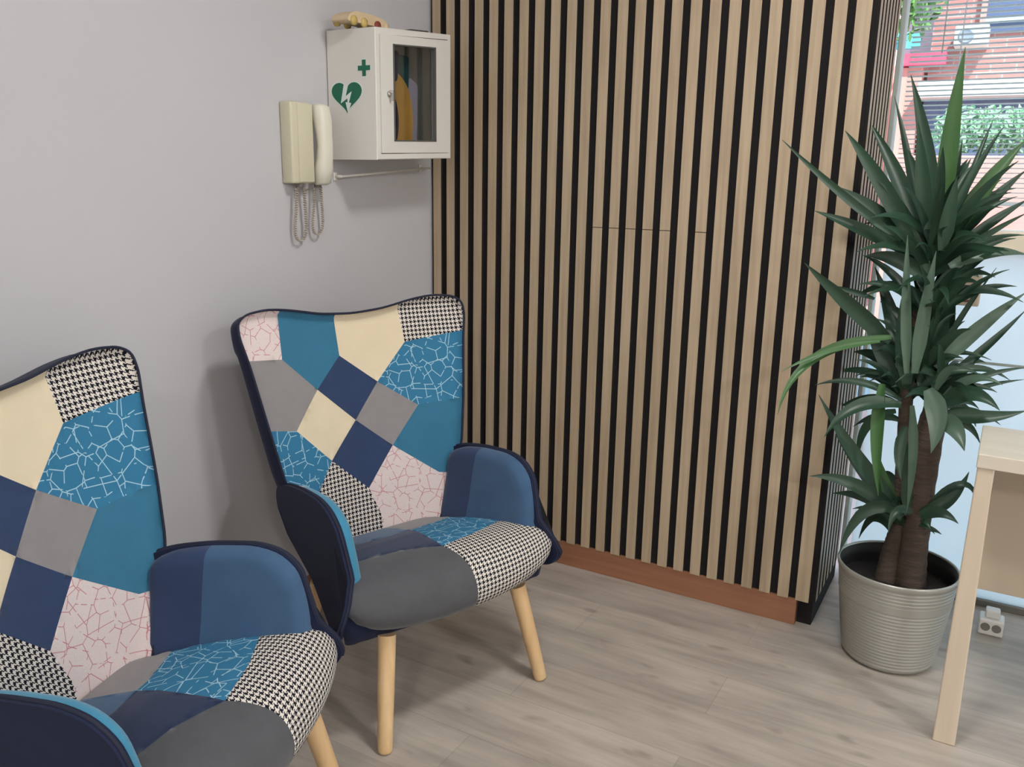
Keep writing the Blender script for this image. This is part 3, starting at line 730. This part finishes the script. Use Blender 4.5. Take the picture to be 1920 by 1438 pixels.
# ================================================================ PLANT POT
px, py = 1.645, -.02
bm = bmesh.new(); prof = [(.098, .0), (.116, .003), (.124, .012)]
z = .018
while z < .262: prof += [(.124+.036*((z-.012)/.27)**.8, z), (.124+.036*((z-.012)/.27)**.8, z+.003), (.124+.036*((z-.012)/.27)**.8-.0024, z+.0055)]; z += .0105
prof += [(.1605, .270), (.1620, .283), (.1600, .288), (.1560, .286), (.1540, .250), (.152, .2)]
pot = empty('plant_pot', (px, py, 0)); tag(pot, 'ribbed silver grey round planter beside the slatted wall end', 'plant pot')
POTM = plain('silver_planter', (176, 177, 170), .34, .04, 6, metal=.5)
lathe(bm, prof, 0, 0, 96, cap0=True); obj('body', bm, POTM, pot)
SOIL = plain('dark_soil', (32, 26, 24), .95, .3, 60, bmp=.8)
bm = bmesh.new(); rings = []
lathe(bm, [(.151, .226), (.12, .230), (.08, .228), (.04, .233), (.004, .230)], 0, 0, 48, cap1=True)
for v in bm.verts: v.co.z += random.uniform(-.003, .003)
obj('soil', bm, SOIL, pot, smooth=True)
bm = bmesh.new(); lathe(bm, [(.1555, .283), (.1540, .284), (.1525, .25), (.1505, .21)], 0, 0, 64); obj('liner', bm, plain('black_liner', (34, 34, 34), .6, .1, 20), pot, smooth=True)

# ================================================================ YUCCA
yu = empty('yucca_plant', (px, py, .245)); tag(yu, 'tall green yucca with sword leaves and two bare canes growing in the grey planter', 'plant')
BARK, nt, bs = new_mat('yucca_bark')
v = mapping(nt, (14, 14, 60)); n_ = noise(nt, 1.5, 4, v, .6); nt.links.new(mix(nt, n_.outputs[0], lin((52, 44, 40)), lin((104, 88, 76))), bs.inputs['Base Color']); bs.inputs['Roughness'].default_value = .9
bump(nt, n_.outputs[0], .8, .006, bs)
def leafmat(name, c1, c2, rough=.38):
    M, nt, bs = new_mat(name)
    n1 = noise(nt, 5, 2, mapping(nt, (1, 1, 1))); nt.links.new(mix(nt, n1.outputs[0], lin(c1), lin(c2)), bs.inputs['Base Color'])
    bs.inputs['Roughness'].default_value = rough; bs.inputs['Specular IOR Level'].default_value = .45
    bs.inputs['Subsurface Weight'].default_value = 0
    return M
LM_ = [leafmat('yucca_leaf_dark', (30, 56, 44), (52, 82, 62)), leafmat('yucca_leaf_green', (48, 86, 46), (72, 112, 62)), leafmat('yucca_leaf_pale', (60, 84, 70), (86, 110, 92))]
def cane(pts, rads, name='cane'):
    P3, R3 = [], []
    n = 26
    for i in range(n+1):
        t = i/n*(len(pts)-1); k = min(int(t), len(pts)-2); q = t-k
        P3.append(Vector(pts[k]).lerp(Vector(pts[k+1]), q)-Vector((px, py, .245))); R3.append((rads[k]*(1-q)+rads[k+1]*q)*(1+.05*(i % 2)))
    bm = bmesh.new(); tube(bm, P3, R3, 20); return obj(name, bm, BARK, yu)
cane([(1.680, -.005, .218), (1.678, 0, .32), (1.675, .0, .50), (1.680, 0, .70), (1.690, 0, .79)], [.044, .037, .036, .034, .026])
cane([(1.617, -.02, .218), (1.620, -.01, .30), (1.632, 0, .40)], [.030, .025, .020])
cane([(1.632, 0, .40), (1.618, .0, .60), (1.606, 0, .82), (1.615, 0, 1.0), (1.628, 0, 1.17)], [.017, .016, .018, .017, .014])
LEAVES=[(1.635,0.05,1.214,1.63,0.025,1.455,1.64,0.0,1.68,0.0247,1),(1.623,0.0,1.216,1.582,0.03,1.421,1.515,0.06,1.626,0.0221,0),(1.58,0.06,1.225,1.531,0.1,1.401,1.471,0.14,1.58,0.0123,0),(1.576,-0.05,1.202,1.488,-0.075,1.348,1.392,-0.1,1.477,0.0219,0),(1.558,-0.1,1.204,1.414,-0.18,1.317,1.271,-0.26,1.448,0.0114,0),(1.557,-0.06,1.174,1.455,-0.12,1.229,1.35,-0.18,1.273,0.0176,0),(1.564,-0.02,1.186,1.479,-0.06,1.265,1.397,-0.1,1.332,0.0297,0),(1.579,0.02,1.227,1.511,0.06,1.366,1.419,0.1,1.511,0.0213,0),(1.611,-0.06,1.232,1.587,-0.08,1.365,1.564,-0.1,1.494,0.0185,0),(1.673,0.0,1.218,1.733,0.025,1.351,1.803,0.05,1.458,0.0215,1),(1.673,0.05,1.194,1.74,0.1,1.299,1.813,0.15,1.386,0.0163,0),(1.683,0.02,1.183,1.756,0.06,1.254,1.829,0.1,1.313,0.0132,0),(1.648,0.05,1.242,1.652,0.075,1.352,1.656,0.1,1.461,0.0104,0),(1.663,0.05,1.229,1.69,0.095,1.38,1.719,0.14,1.512,0.0089,0),(1.659,-0.03,1.246,1.7,-0.015,1.376,1.75,0.0,1.487,0.0099,0),(1.682,-0.04,1.166,1.757,-0.035,1.23,1.831,-0.03,1.282,0.0085,0),(1.674,-0.05,1.139,1.757,-0.035,1.177,1.842,-0.02,1.177,0.0171,2),(1.623,0.08,1.168,1.616,0.1,1.289,1.61,0.12,1.409,0.0229,0),(1.596,0.08,1.167,1.534,0.115,1.265,1.47,0.15,1.365,0.0234,0),(1.652,-0.08,1.181,1.66,-0.1,1.275,1.668,-0.12,1.366,0.0182,0),(1.59,0.05,1.125,1.526,0.085,1.185,1.462,0.12,1.217,0.025,0),(1.62,-0.03,1.106,1.543,-0.045,1.15,1.469,-0.06,1.155,0.0209,0),(1.662,0.0,1.106,1.703,0.03,1.169,1.747,0.06,1.205,0.0207,0),(1.618,0.0,1.045,1.523,0.05,1.067,1.428,0.1,1.018,0.0156,0),(1.677,0.02,1.077,1.706,0.04,1.12,1.741,0.06,1.106,0.0208,2),(1.612,-0.12,0.861,1.59,-0.12,1.043,1.573,-0.12,1.219,0.013,2),(1.629,-0.1,0.86,1.633,-0.1,1.023,1.642,-0.1,1.181,0.0174,2),(1.591,-0.02,0.839,1.548,0.01,0.979,1.484,0.04,1.119,0.0232,0),(1.646,0.03,0.837,1.606,0.045,0.965,1.566,0.06,1.093,0.0341,0),(1.656,0.0,0.859,1.653,0.02,0.995,1.65,0.04,1.13,0.0363,0),(1.671,0.06,0.835,1.677,0.08,0.967,1.682,0.1,1.098,0.0247,0),(1.56,-0.08,0.935,1.458,-0.16,1.035,1.35,-0.24,1.143,0.0221,0),(1.504,-0.05,1.041,1.441,-0.075,1.061,1.379,-0.1,1.073,0.0076,0),(1.563,-0.1,0.95,1.389,-0.2,0.887,1.331,-0.3,0.747,0.0134,1),(1.538,-0.12,0.939,1.428,-0.19,0.914,1.322,-0.26,0.855,0.0089,1),(1.674,-0.02,0.865,1.761,0.01,0.979,1.855,0.04,1.078,0.0192,2),(1.689,0.03,0.813,1.778,0.075,0.914,1.863,0.12,1.024,0.0121,0),(1.678,0.03,0.901,1.724,0.04,1.02,1.779,0.05,1.135,0.006,0),(1.67,0.06,0.895,1.71,0.07,0.994,1.749,0.08,1.09,0.0061,0),(1.592,0.0,0.805,1.532,0.03,0.884,1.469,0.06,0.965,0.0252,0),(1.61,-0.05,0.818,1.59,-0.055,0.934,1.571,-0.06,1.048,0.024,0),(1.696,-0.03,0.789,1.788,-0.015,0.856,1.881,0.0,0.888,0.0088,0),(1.7,0.02,0.786,1.738,0.05,0.854,1.779,0.08,0.904,0.0122,0),(1.704,-0.06,0.797,1.766,-0.08,0.858,1.833,-0.1,0.856,0.013,2),(1.701,-0.07,0.776,1.766,-0.105,0.824,1.835,-0.14,0.799,0.023,0),(1.697,-0.07,0.754,1.8,-0.06,0.757,1.895,-0.05,0.787,0.019,0),(1.695,0.03,0.768,1.788,0.065,0.812,1.882,0.1,0.837,0.0076,0),(1.702,-0.12,0.745,1.74,-0.16,0.741,1.772,-0.2,0.698,0.0257,2),(1.703,0.0,0.716,1.761,0.01,0.715,1.803,0.02,0.664,0.0121,0),(1.689,0.06,0.745,1.748,0.09,0.738,1.786,0.12,0.684,0.0156,0),(1.668,-0.14,0.83,1.699,-0.17,0.765,1.698,-0.2,0.679,0.0258,2),(1.685,-0.1,0.824,1.707,-0.12,0.879,1.734,-0.14,0.895,0.0115,2),(1.607,-0.1,0.769,1.503,-0.15,0.759,1.437,-0.2,0.677,0.0196,0),(1.602,-0.06,0.774,1.493,-0.1,0.818,1.389,-0.14,0.803,0.0107,0),(1.592,0.02,0.786,1.492,0.06,0.816,1.392,0.1,0.791,0.0129,0),(1.596,0.04,0.736,1.505,0.08,0.735,1.415,0.12,0.682,0.0131,0),(1.555,-0.1,0.821,1.562,-0.13,0.672,1.585,-0.16,0.526,0.0181,1),(1.589,-0.02,0.733,1.515,0.0,0.67,1.502,0.02,0.549,0.0144,0),(1.603,0.02,0.695,1.537,0.04,0.694,1.473,0.06,0.648,0.0113,0),(1.581,0.06,0.823,1.509,0.11,0.855,1.436,0.16,0.851,0.018,0),(1.626,-0.12,0.718,1.62,-0.14,0.648,1.635,-0.16,0.582,0.0149,0),(1.636,-0.14,0.782,1.655,-0.15,0.642,1.658,-0.16,0.496,0.0118,2),(1.639,-0.06,0.457,1.515,-0.1,0.602,1.401,-0.14,0.778,0.0217,0),(1.634,0.0,0.436,1.527,0.04,0.515,1.411,0.08,0.633,0.0213,0),(1.642,-0.08,0.449,1.52,-0.12,0.532,1.403,-0.16,0.547,0.0202,0),(1.639,-0.03,0.423,1.539,0.0,0.458,1.439,0.03,0.442,0.0162,0),(1.641,-0.1,0.472,1.552,-0.13,0.465,1.502,-0.16,0.334,0.0186,0),(1.647,0.03,0.42,1.565,0.065,0.407,1.485,0.1,0.333,0.0149,0),(1.633,-0.06,0.448,1.593,-0.07,0.526,1.57,-0.08,0.606,0.0171,1),(1.655,-0.09,0.463,1.642,-0.095,0.575,1.63,-0.1,0.684,0.0152,0),(1.669,-0.12,0.485,1.634,-0.15,0.487,1.622,-0.18,0.434,0.012,0),(1.684,-0.04,0.46,1.749,-0.02,0.504,1.787,0.0,0.586,0.0185,0),(1.689,-0.02,0.455,1.772,-0.01,0.55,1.819,0.0,0.495,0.0107,0),(1.686,-0.05,0.452,1.732,-0.065,0.478,1.781,-0.08,0.462,0.0168,0),(1.681,0.03,0.427,1.711,0.055,0.446,1.746,0.08,0.432,0.016,0),(1.695,-0.08,0.453,1.706,-0.095,0.456,1.719,-0.11,0.441,0.0091,0),(1.67,0.05,0.426,1.677,0.075,0.501,1.685,0.1,0.576,0.0194,0),(1.635,0.05,0.385,1.564,0.085,0.382,1.518,0.12,0.281,0.0151,0)]
def leaf(bm, p0, p1, p2, w, tone, seed):
    rnd = random.Random(seed); p0, p1, p2 = Vector(p0), Vector(p1), Vector(p2)
    c = p1*2-(p0+p2)*.5; n = 12; rows = []
    side_ = None
    view = Vector((.1, -1, .35)).normalized()
    tilt = rnd.uniform(-.35, .35)
    for i in range(n+1):
        t = i/n; p = p0*(1-t)**2+c*2*t*(1-t)+p2*t*t; d = ((c-p0)*(1-t)+(p2-c)*t).normalized()
        s = d.cross(view).normalized(); s = (s*math.cos(tilt)+d.cross(s)*math.sin(tilt))
        nn = s.cross(d).normalized()
        ww = w*min(1, .45+2.2*t)*(1-max(0, (t-.35)/.65)**1.7) if t < 1 else 0
        ww = max(ww, .0006)
        fold = ww*.32
        rows.append([bm.verts.new(p - s*ww - nn*(-fold)), bm.verts.new(p - s*ww*.5 - nn*(-fold*.35)), bm.verts.new(p), bm.verts.new(p + s*ww*.5 + nn*fold*.35), bm.verts.new(p + s*ww + nn*fold)])
    for A, B in zip(rows, rows[1:]):
        for k in range(4):
            f_ = bm.faces.new((A[k], A[k+1], B[k+1], B[k])); f_.smooth = True; f_.material_index = tone
groups = {}
for i, L_ in enumerate(LEAVES):
    zb = L_[2]; k = 'crown' if zb > 1.0 else ('middle' if zb > .62 else 'low')
    bm = groups.setdefault(k, bmesh.new())
    leaf(bm, Vector(L_[0:3])-Vector((px, py, .245)), Vector(L_[3:6])-Vector((px, py, .245)), Vector(L_[6:9])-Vector((px, py, .245)), L_[9], L_[10], i)
heads = {'crown': [(1.628, .0, 1.19, 46, .36, .5), (1.64, -.02, 1.06, 30, .30, .35)], 'middle': [(1.690, 0, .82, 22, .22, .1), (1.606, 0, .84, 22, .24, .3), (1.640, -.02, .90, 12, .26, .7)], 'low': [(1.634, 0, .44, 16, .17, .3)]}
for k, hs in heads.items():
    for hx, hy, hz, cnt, ln, upb in hs:
        for j in range(cnt):
            rnd = random.Random(j*13+int(hz*100)); az = 2*math.pi*j*.381966; el = rnd.uniform(-.2, 1.2)*.8+upb*.5
            d = Vector((math.cos(az)*math.cos(el), math.sin(az)*math.cos(el), math.sin(el))); l = ln*rnd.uniform(.55, .85)
            p0 = Vector((hx, hy, hz-.10+.12*j/cnt)); p2 = p0+d*l
            if p2.x < 1.46 and p2.y > -.03: continue
            if p2.y > .33: continue
            p1 = (p0+p2)/2+Vector((0, 0, .03)); o_ = Vector((px, py, .245))
            leaf(groups[k], p0-o_, p1-o_, p2-o_, rnd.uniform(.009, .015), 0, j+100)
for k, bm in groups.items():
    o = obj('leaf_rosette', bm, LM_, yu, recalc=False)

# ================================================================ DESK, adaptor, wall box
dk = empty('desk', (1.803, -.385, 0)); tag(dk, 'pale wood desk with tapered leg at the right edge, in front of the window', 'desk')
bm = bmesh.new(); box(bm, 0, 1.4, -.005, .272, .716, .750, .0025); obj('tabletop', bm, DESK, dk)
def dleg(x, y):
    bm = bmesh.new(); b2 = bmesh.new()
    a, b = .0175, .0255
    vs = [b2.verts.new((x+s*b, y+t*b, 0)) for s, t in ((-1,-1),(1,-1),(1,1),(-1,1))] + [b2.verts.new((x+s*a, y+t*a, .716)) for s, t in ((-1,-1),(1,-1),(1,1),(-1,1))]
    for q_ in ((0,3,2,1),(4,5,6,7),(0,1,5,4),(1,2,6,5),(2,3,7,6),(3,0,4,7)): b2.faces.new([vs[k] for k in q_])
    bmesh.ops.bevel(b2, geom=b2.edges[:], offset=.003, segments=2, profile=.5, affect='EDGES'); join(bm, b2); obj('leg', bm, DESKL, dk)
for x, y in ((.020, .018), (1.37, .018), (1.37, .245)): dleg(x, y)
bm = bmesh.new(); box(bm, .042, 1.37, .255, .271, .312, .716, .001); obj('modesty_panel', bm, DESKP, dk)
ad = empty('power_strip', (1.905, .285, 0)); tag(ad, 'small white plug adaptor block on the floor under the desk', 'power strip')
bm = bmesh.new(); box(bm, -.034, .034, -.03, .03, 0, .052, .006, 3); obj('body', bm, WHITE, ad)
bm = bmesh.new()
for x in (-.015, .015): 
    b2 = bmesh.new(); lathe(b2, [(.013, 0), (.013, .0012)], 0, 0, 20, cap0=True, cap1=True); join(bm, b2, 0, Matrix.Translation((x, -.0302, .028)) @ Matrix.Rotation(math.pi/2, 4, 'X'))
obj('socket', bm, GREYP, ad)
bm = bmesh.new(); box(bm, -.02, .02, -.018, .018, .0515, .078, .005, 3); obj('plug', bm, WHITE, ad)
vb = empty('wall_box', (1.70, .44, 1.03)); tag(vb, 'small beige box with dark red stripes on the frosted pane behind the yucca', 'box')
bm = bmesh.new(); box(bm, -.042, .042, -.03, .0285, -.046, .046, .004); obj('body', bm, plain('beige_box', (196, 182, 160), .6), vb)
bm = bmesh.new()
for k in range(5): box(bm, -.022, .026, -.032, -.029, -.034+k*.015, -.027+k*.015)
obj('stripes', bm, plain('dark_red_print', (104, 70, 72), .7), vb)

# ================================================================ STREET beyond the window
bm = bmesh.new(); box(bm, -16, 26, .66, 30, -.35, -.2)
struct(obj('ground', bm, plain('street_paving', (196, 168, 160), .9, .05, 3)))
def bricks(name, a, b, m_, bw=.26, rh=.09):
    M, nt, bs = new_mat(name); mp = mapping(nt, (1, 1, 1), 'Object', (math.pi/2, 0, 0)); br = N(nt, 'ShaderNodeTexBrick')
    br.inputs['Scale'].default_value = 1; br.inputs['Brick Width'].default_value = bw; br.inputs['Row Height'].default_value = rh; br.inputs['Mortar Size'].default_value = .008
    br.inputs['Color1'].default_value = lin(a); br.inputs['Color2'].default_value = lin(b); br.inputs['Mortar'].default_value = lin(m_); nt.links.new(mp, br.inputs['Vector'])
    nt.links.new(br.outputs[0], bs.inputs['Base Color']); bs.inputs['Roughness'].default_value = .85; return M
BRICK = bricks('red_brick', (186, 128, 122), (174, 118, 112), (192, 160, 154))
PINKW = plain('pink_render', (214, 150, 140), .85, .04, 2); CONC = plain('pale_concrete', (226, 226, 220), .8, .03, 2); DGL = plain('dark_shop_glass', (84, 98, 130), .3, .1, 3)
hs = empty('brick_building', (3, 9.2, -.2)); tag(hs, 'red brick building across the street with a white fascia over dark windows', 'building')
o3 = Vector((3, 9.2, -.2))
def hbox(x0, x1, y0, y1, z0_, z1, name, mt, par, bev=0):
    bm = bmesh.new(); box(bm, x0-o3.x, x1-o3.x, y0-o3.y, y1-o3.y, z0_-o3.z, z1-o3.z, bev); return obj(name, bm, mt, par)
hbox(.66, 10, 9.2, 13, -.2, 7, 'wall', BRICK, hs)
hbox(.62, 10, 8.7, 9.2, 2.29, 2.46, 'fascia', CONC, hs, .01)
hbox(.66, 10, 9.12, 9.2, 1.0, 2.29, 'shop_window', DGL, hs)
w_ = hbox(1.20, 3.4, 9.14, 9.22, 3.02, 4.3, 'window', DGL, hs); 
hbox(1.20, 3.4, 9.10, 9.14, 3.12, 3.17, 'window_rail', plain('pale_rail', (170, 190, 214), .5), w_)
hbox(1.14, 1.20, 9.10, 9.22, 2.95, 4.35, 'window_jamb', PINKW, w_)
for x in (2.6, 4.6, 6.6): hbox(x, x+.06, 9.08, 9.13, 1.0, 2.29, 'mullion', CONC, hs)
ac = empty('air_conditioner', (1.09, 9.0, 2.95)); tag(ac, 'white air conditioner unit fixed to the brick building', 'air conditioner')
bm = bmesh.new(); box(bm, -.17, .17, -.16, .195, -.10, .11, .01); obj('casing', bm, WHITE, ac)
bm = bmesh.new(); b2 = bmesh.new(); lathe(b2, [(.078, 0), (.082, .006), (.060, .008), (.056, .004), (.02, .006), (.001, .006)], 0, 0, 28, cap0=True); join(bm, b2, 0, Matrix.Translation((-.05, -.161, .0)) @ Matrix.Rotation(math.pi/2, 4, 'X')); obj('fan_grille', bm, plain('blue_grey_grille', (140, 156, 172), .5), ac)
# neighbouring pink house with awning and sign
ph = empty('pink_house', (-1.5, 9.6, -.2)); tag(ph, 'pale pink house front left of the brick building, behind the tree', 'building'); o3 = Vector((-1.5, 9.6, -.2))
hbox(-6, .62, 9.6, 13, -.2, 2.75, 'wall', PINKW, ph); hbox(-6, .62, 9.9, 13, 2.75, 6, 'upper_wall', plain('lilac_render', (196, 178, 190), .85, .04, 2), ph)
hbox(.36, .62, 9.0, 9.6, -.2, 2.66, 'pillar', PINKW, ph, .01)
aw = hbox(.40, .86, 8.9, 9.15, 2.67, 2.80, 'awning_slab', plain('raspberry_awning', (196, 84, 112), .7), ph)
sg = bmesh.new(); box(sg, -.13, .13, -.03, .03, -.09, .09, .004); sg = obj('sign_board', sg, plain('turquoise_board', (96, 190, 204), .5)); sg.location = (.44, 8.9, 2.94); tag(sg, 'small turquoise board hanging above the pink house front', 'sign')
bm = bmesh.new(); box(bm, .02, .05, .0, .35, .05, .07); obj('bracket', bm, FRAME, sg)
# tree
tr_ = empty('street_tree', (.2, 7.6, -.2)); tag(tr_, 'leafy green tree in front of the pink house, seen at the top of the window', 'tree')
bm = bmesh.new(); tube(bm, [(0, 0, 0), (.03, 0, 1.4), (-.02, .02, 2.6), (.05, 0, 3.4)], [.11, .09, .07, .03], 12); obj('trunk', bm, BARK, tr_)
bm = bmesh.new(); rnd = random.Random(3)
def leafblob(bm, cx, cy, cz, rx_, ry_, rz_, n, sz, rnd):
    for i in range(n):
        while True:
            p = Vector((rnd.uniform(-1, 1), rnd.uniform(-1, 1), rnd.uniform(-1, 1)))
            if .3 < p.length < 1: break
        c = Vector((cx+p.x*rx_, cy+p.y*ry_, cz+p.z*rz_)); u = Vector((rnd.gauss(0, 1), rnd.gauss(0, 1), rnd.gauss(0, 1))).normalized(); w_ = u.orthogonal().normalized()
        a = sz*rnd.uniform(.6, 1.3)
        vs = [bm.verts.new(c+u*a), bm.verts.new(c+w_*a*.45), bm.verts.new(c-u*a), bm.verts.new(c-w_*a*.45)]
        bm.faces.new(vs)
leafblob(bm, .0, 0, 3.9, .85, .7, 1.1, 2600, .075, rnd)
obj('foliage', bm, plain('tree_leaf_green', (104, 150, 84), .7, .2, 3), tr_, recalc=False)
# hedge in a planter and low wall
hg = empty('hedge', (2.2, 5.0, -.2)); tag(hg, 'trimmed light green hedge along the street below the shop windows', 'hedge')
bm = bmesh.new(); rnd = random.Random(5)
for cx in [x*.22 for x in range(-4, 10)]: leafblob(bm, cx+.02, 0, 1.94, .20, .22, .18, 520, .032, rnd)
obj('foliage', bm, plain('hedge_green', (140, 186, 146), .7, .12, 3), hg, recalc=False)
lw = bmesh.new(); box(lw, .9, 5.5, 4.75, 5.25, -.2, 1.545, .01); lw = obj('garden_wall', lw, PINKW); tag(lw, 'low pink rendered wall carrying the hedge', 'wall')
# parked car
car = empty('parked_car', (3.05, 3.2, -.2)); tag(car, 'pale blue parked car partly seen behind the lower yucca leaves', 'car')
prof_ = smooth_poly([(-1.9, .30), (-1.95, .62), (-1.75, .86), (-1.02, .98), (-.45, 1.40), (.75, 1.44), (1.55, 1.02), (1.95, .92), (2.0, .35)], .15, 4)
CARP = plain('pale_blue_car_paint', (176, 206, 220), .3, .02, 3)
bm = bmesh.new(); bmm = bmesh.new(); prism(bmm, prof_, lambda u, v, t: Vector((u, t, v)), -.80, .80); bmesh.ops.bevel(bmm, geom=[e for e in bmm.edges if len(e.link_faces) == 2 and e.calc_face_angle(0) > .9], offset=.05, segments=3, profile=.5, affect='EDGES'); join(bm, bmm); auto(obj('body', bm, CARP, car), 35)
wn_ = smooth_poly([(-.86, 1.02), (-.40, 1.345), (.70, 1.385), (1.32, 1.05)], .04, 3)
for s in (-1, 1):
    bm = bmesh.new(); prism(bm, wn_, lambda u, v, t: Vector((u, s*(.795+.01*t), v)), 0, 1); obj('side_window', bm, DGL, car)
for x in (-1.25, 1.25):
    for s in (-1, 1):
        bm = bmesh.new(); b2 = bmesh.new(); lathe(b2, [(.18, -.10), (.30, -.10), (.32, -.06), (.32, .06), (.30, .10), (.18, .10)], 0, 0, 32, cap0=True, cap1=True)
        join(bm, b2, 0, Matrix.Translation((x, s*.74, .32)) @ Matrix.Rotation(math.pi/2, 4, 'X')); auto(obj('wheel', bm, plain('tyre_rubber', (30, 30, 32), .8), car), 40)
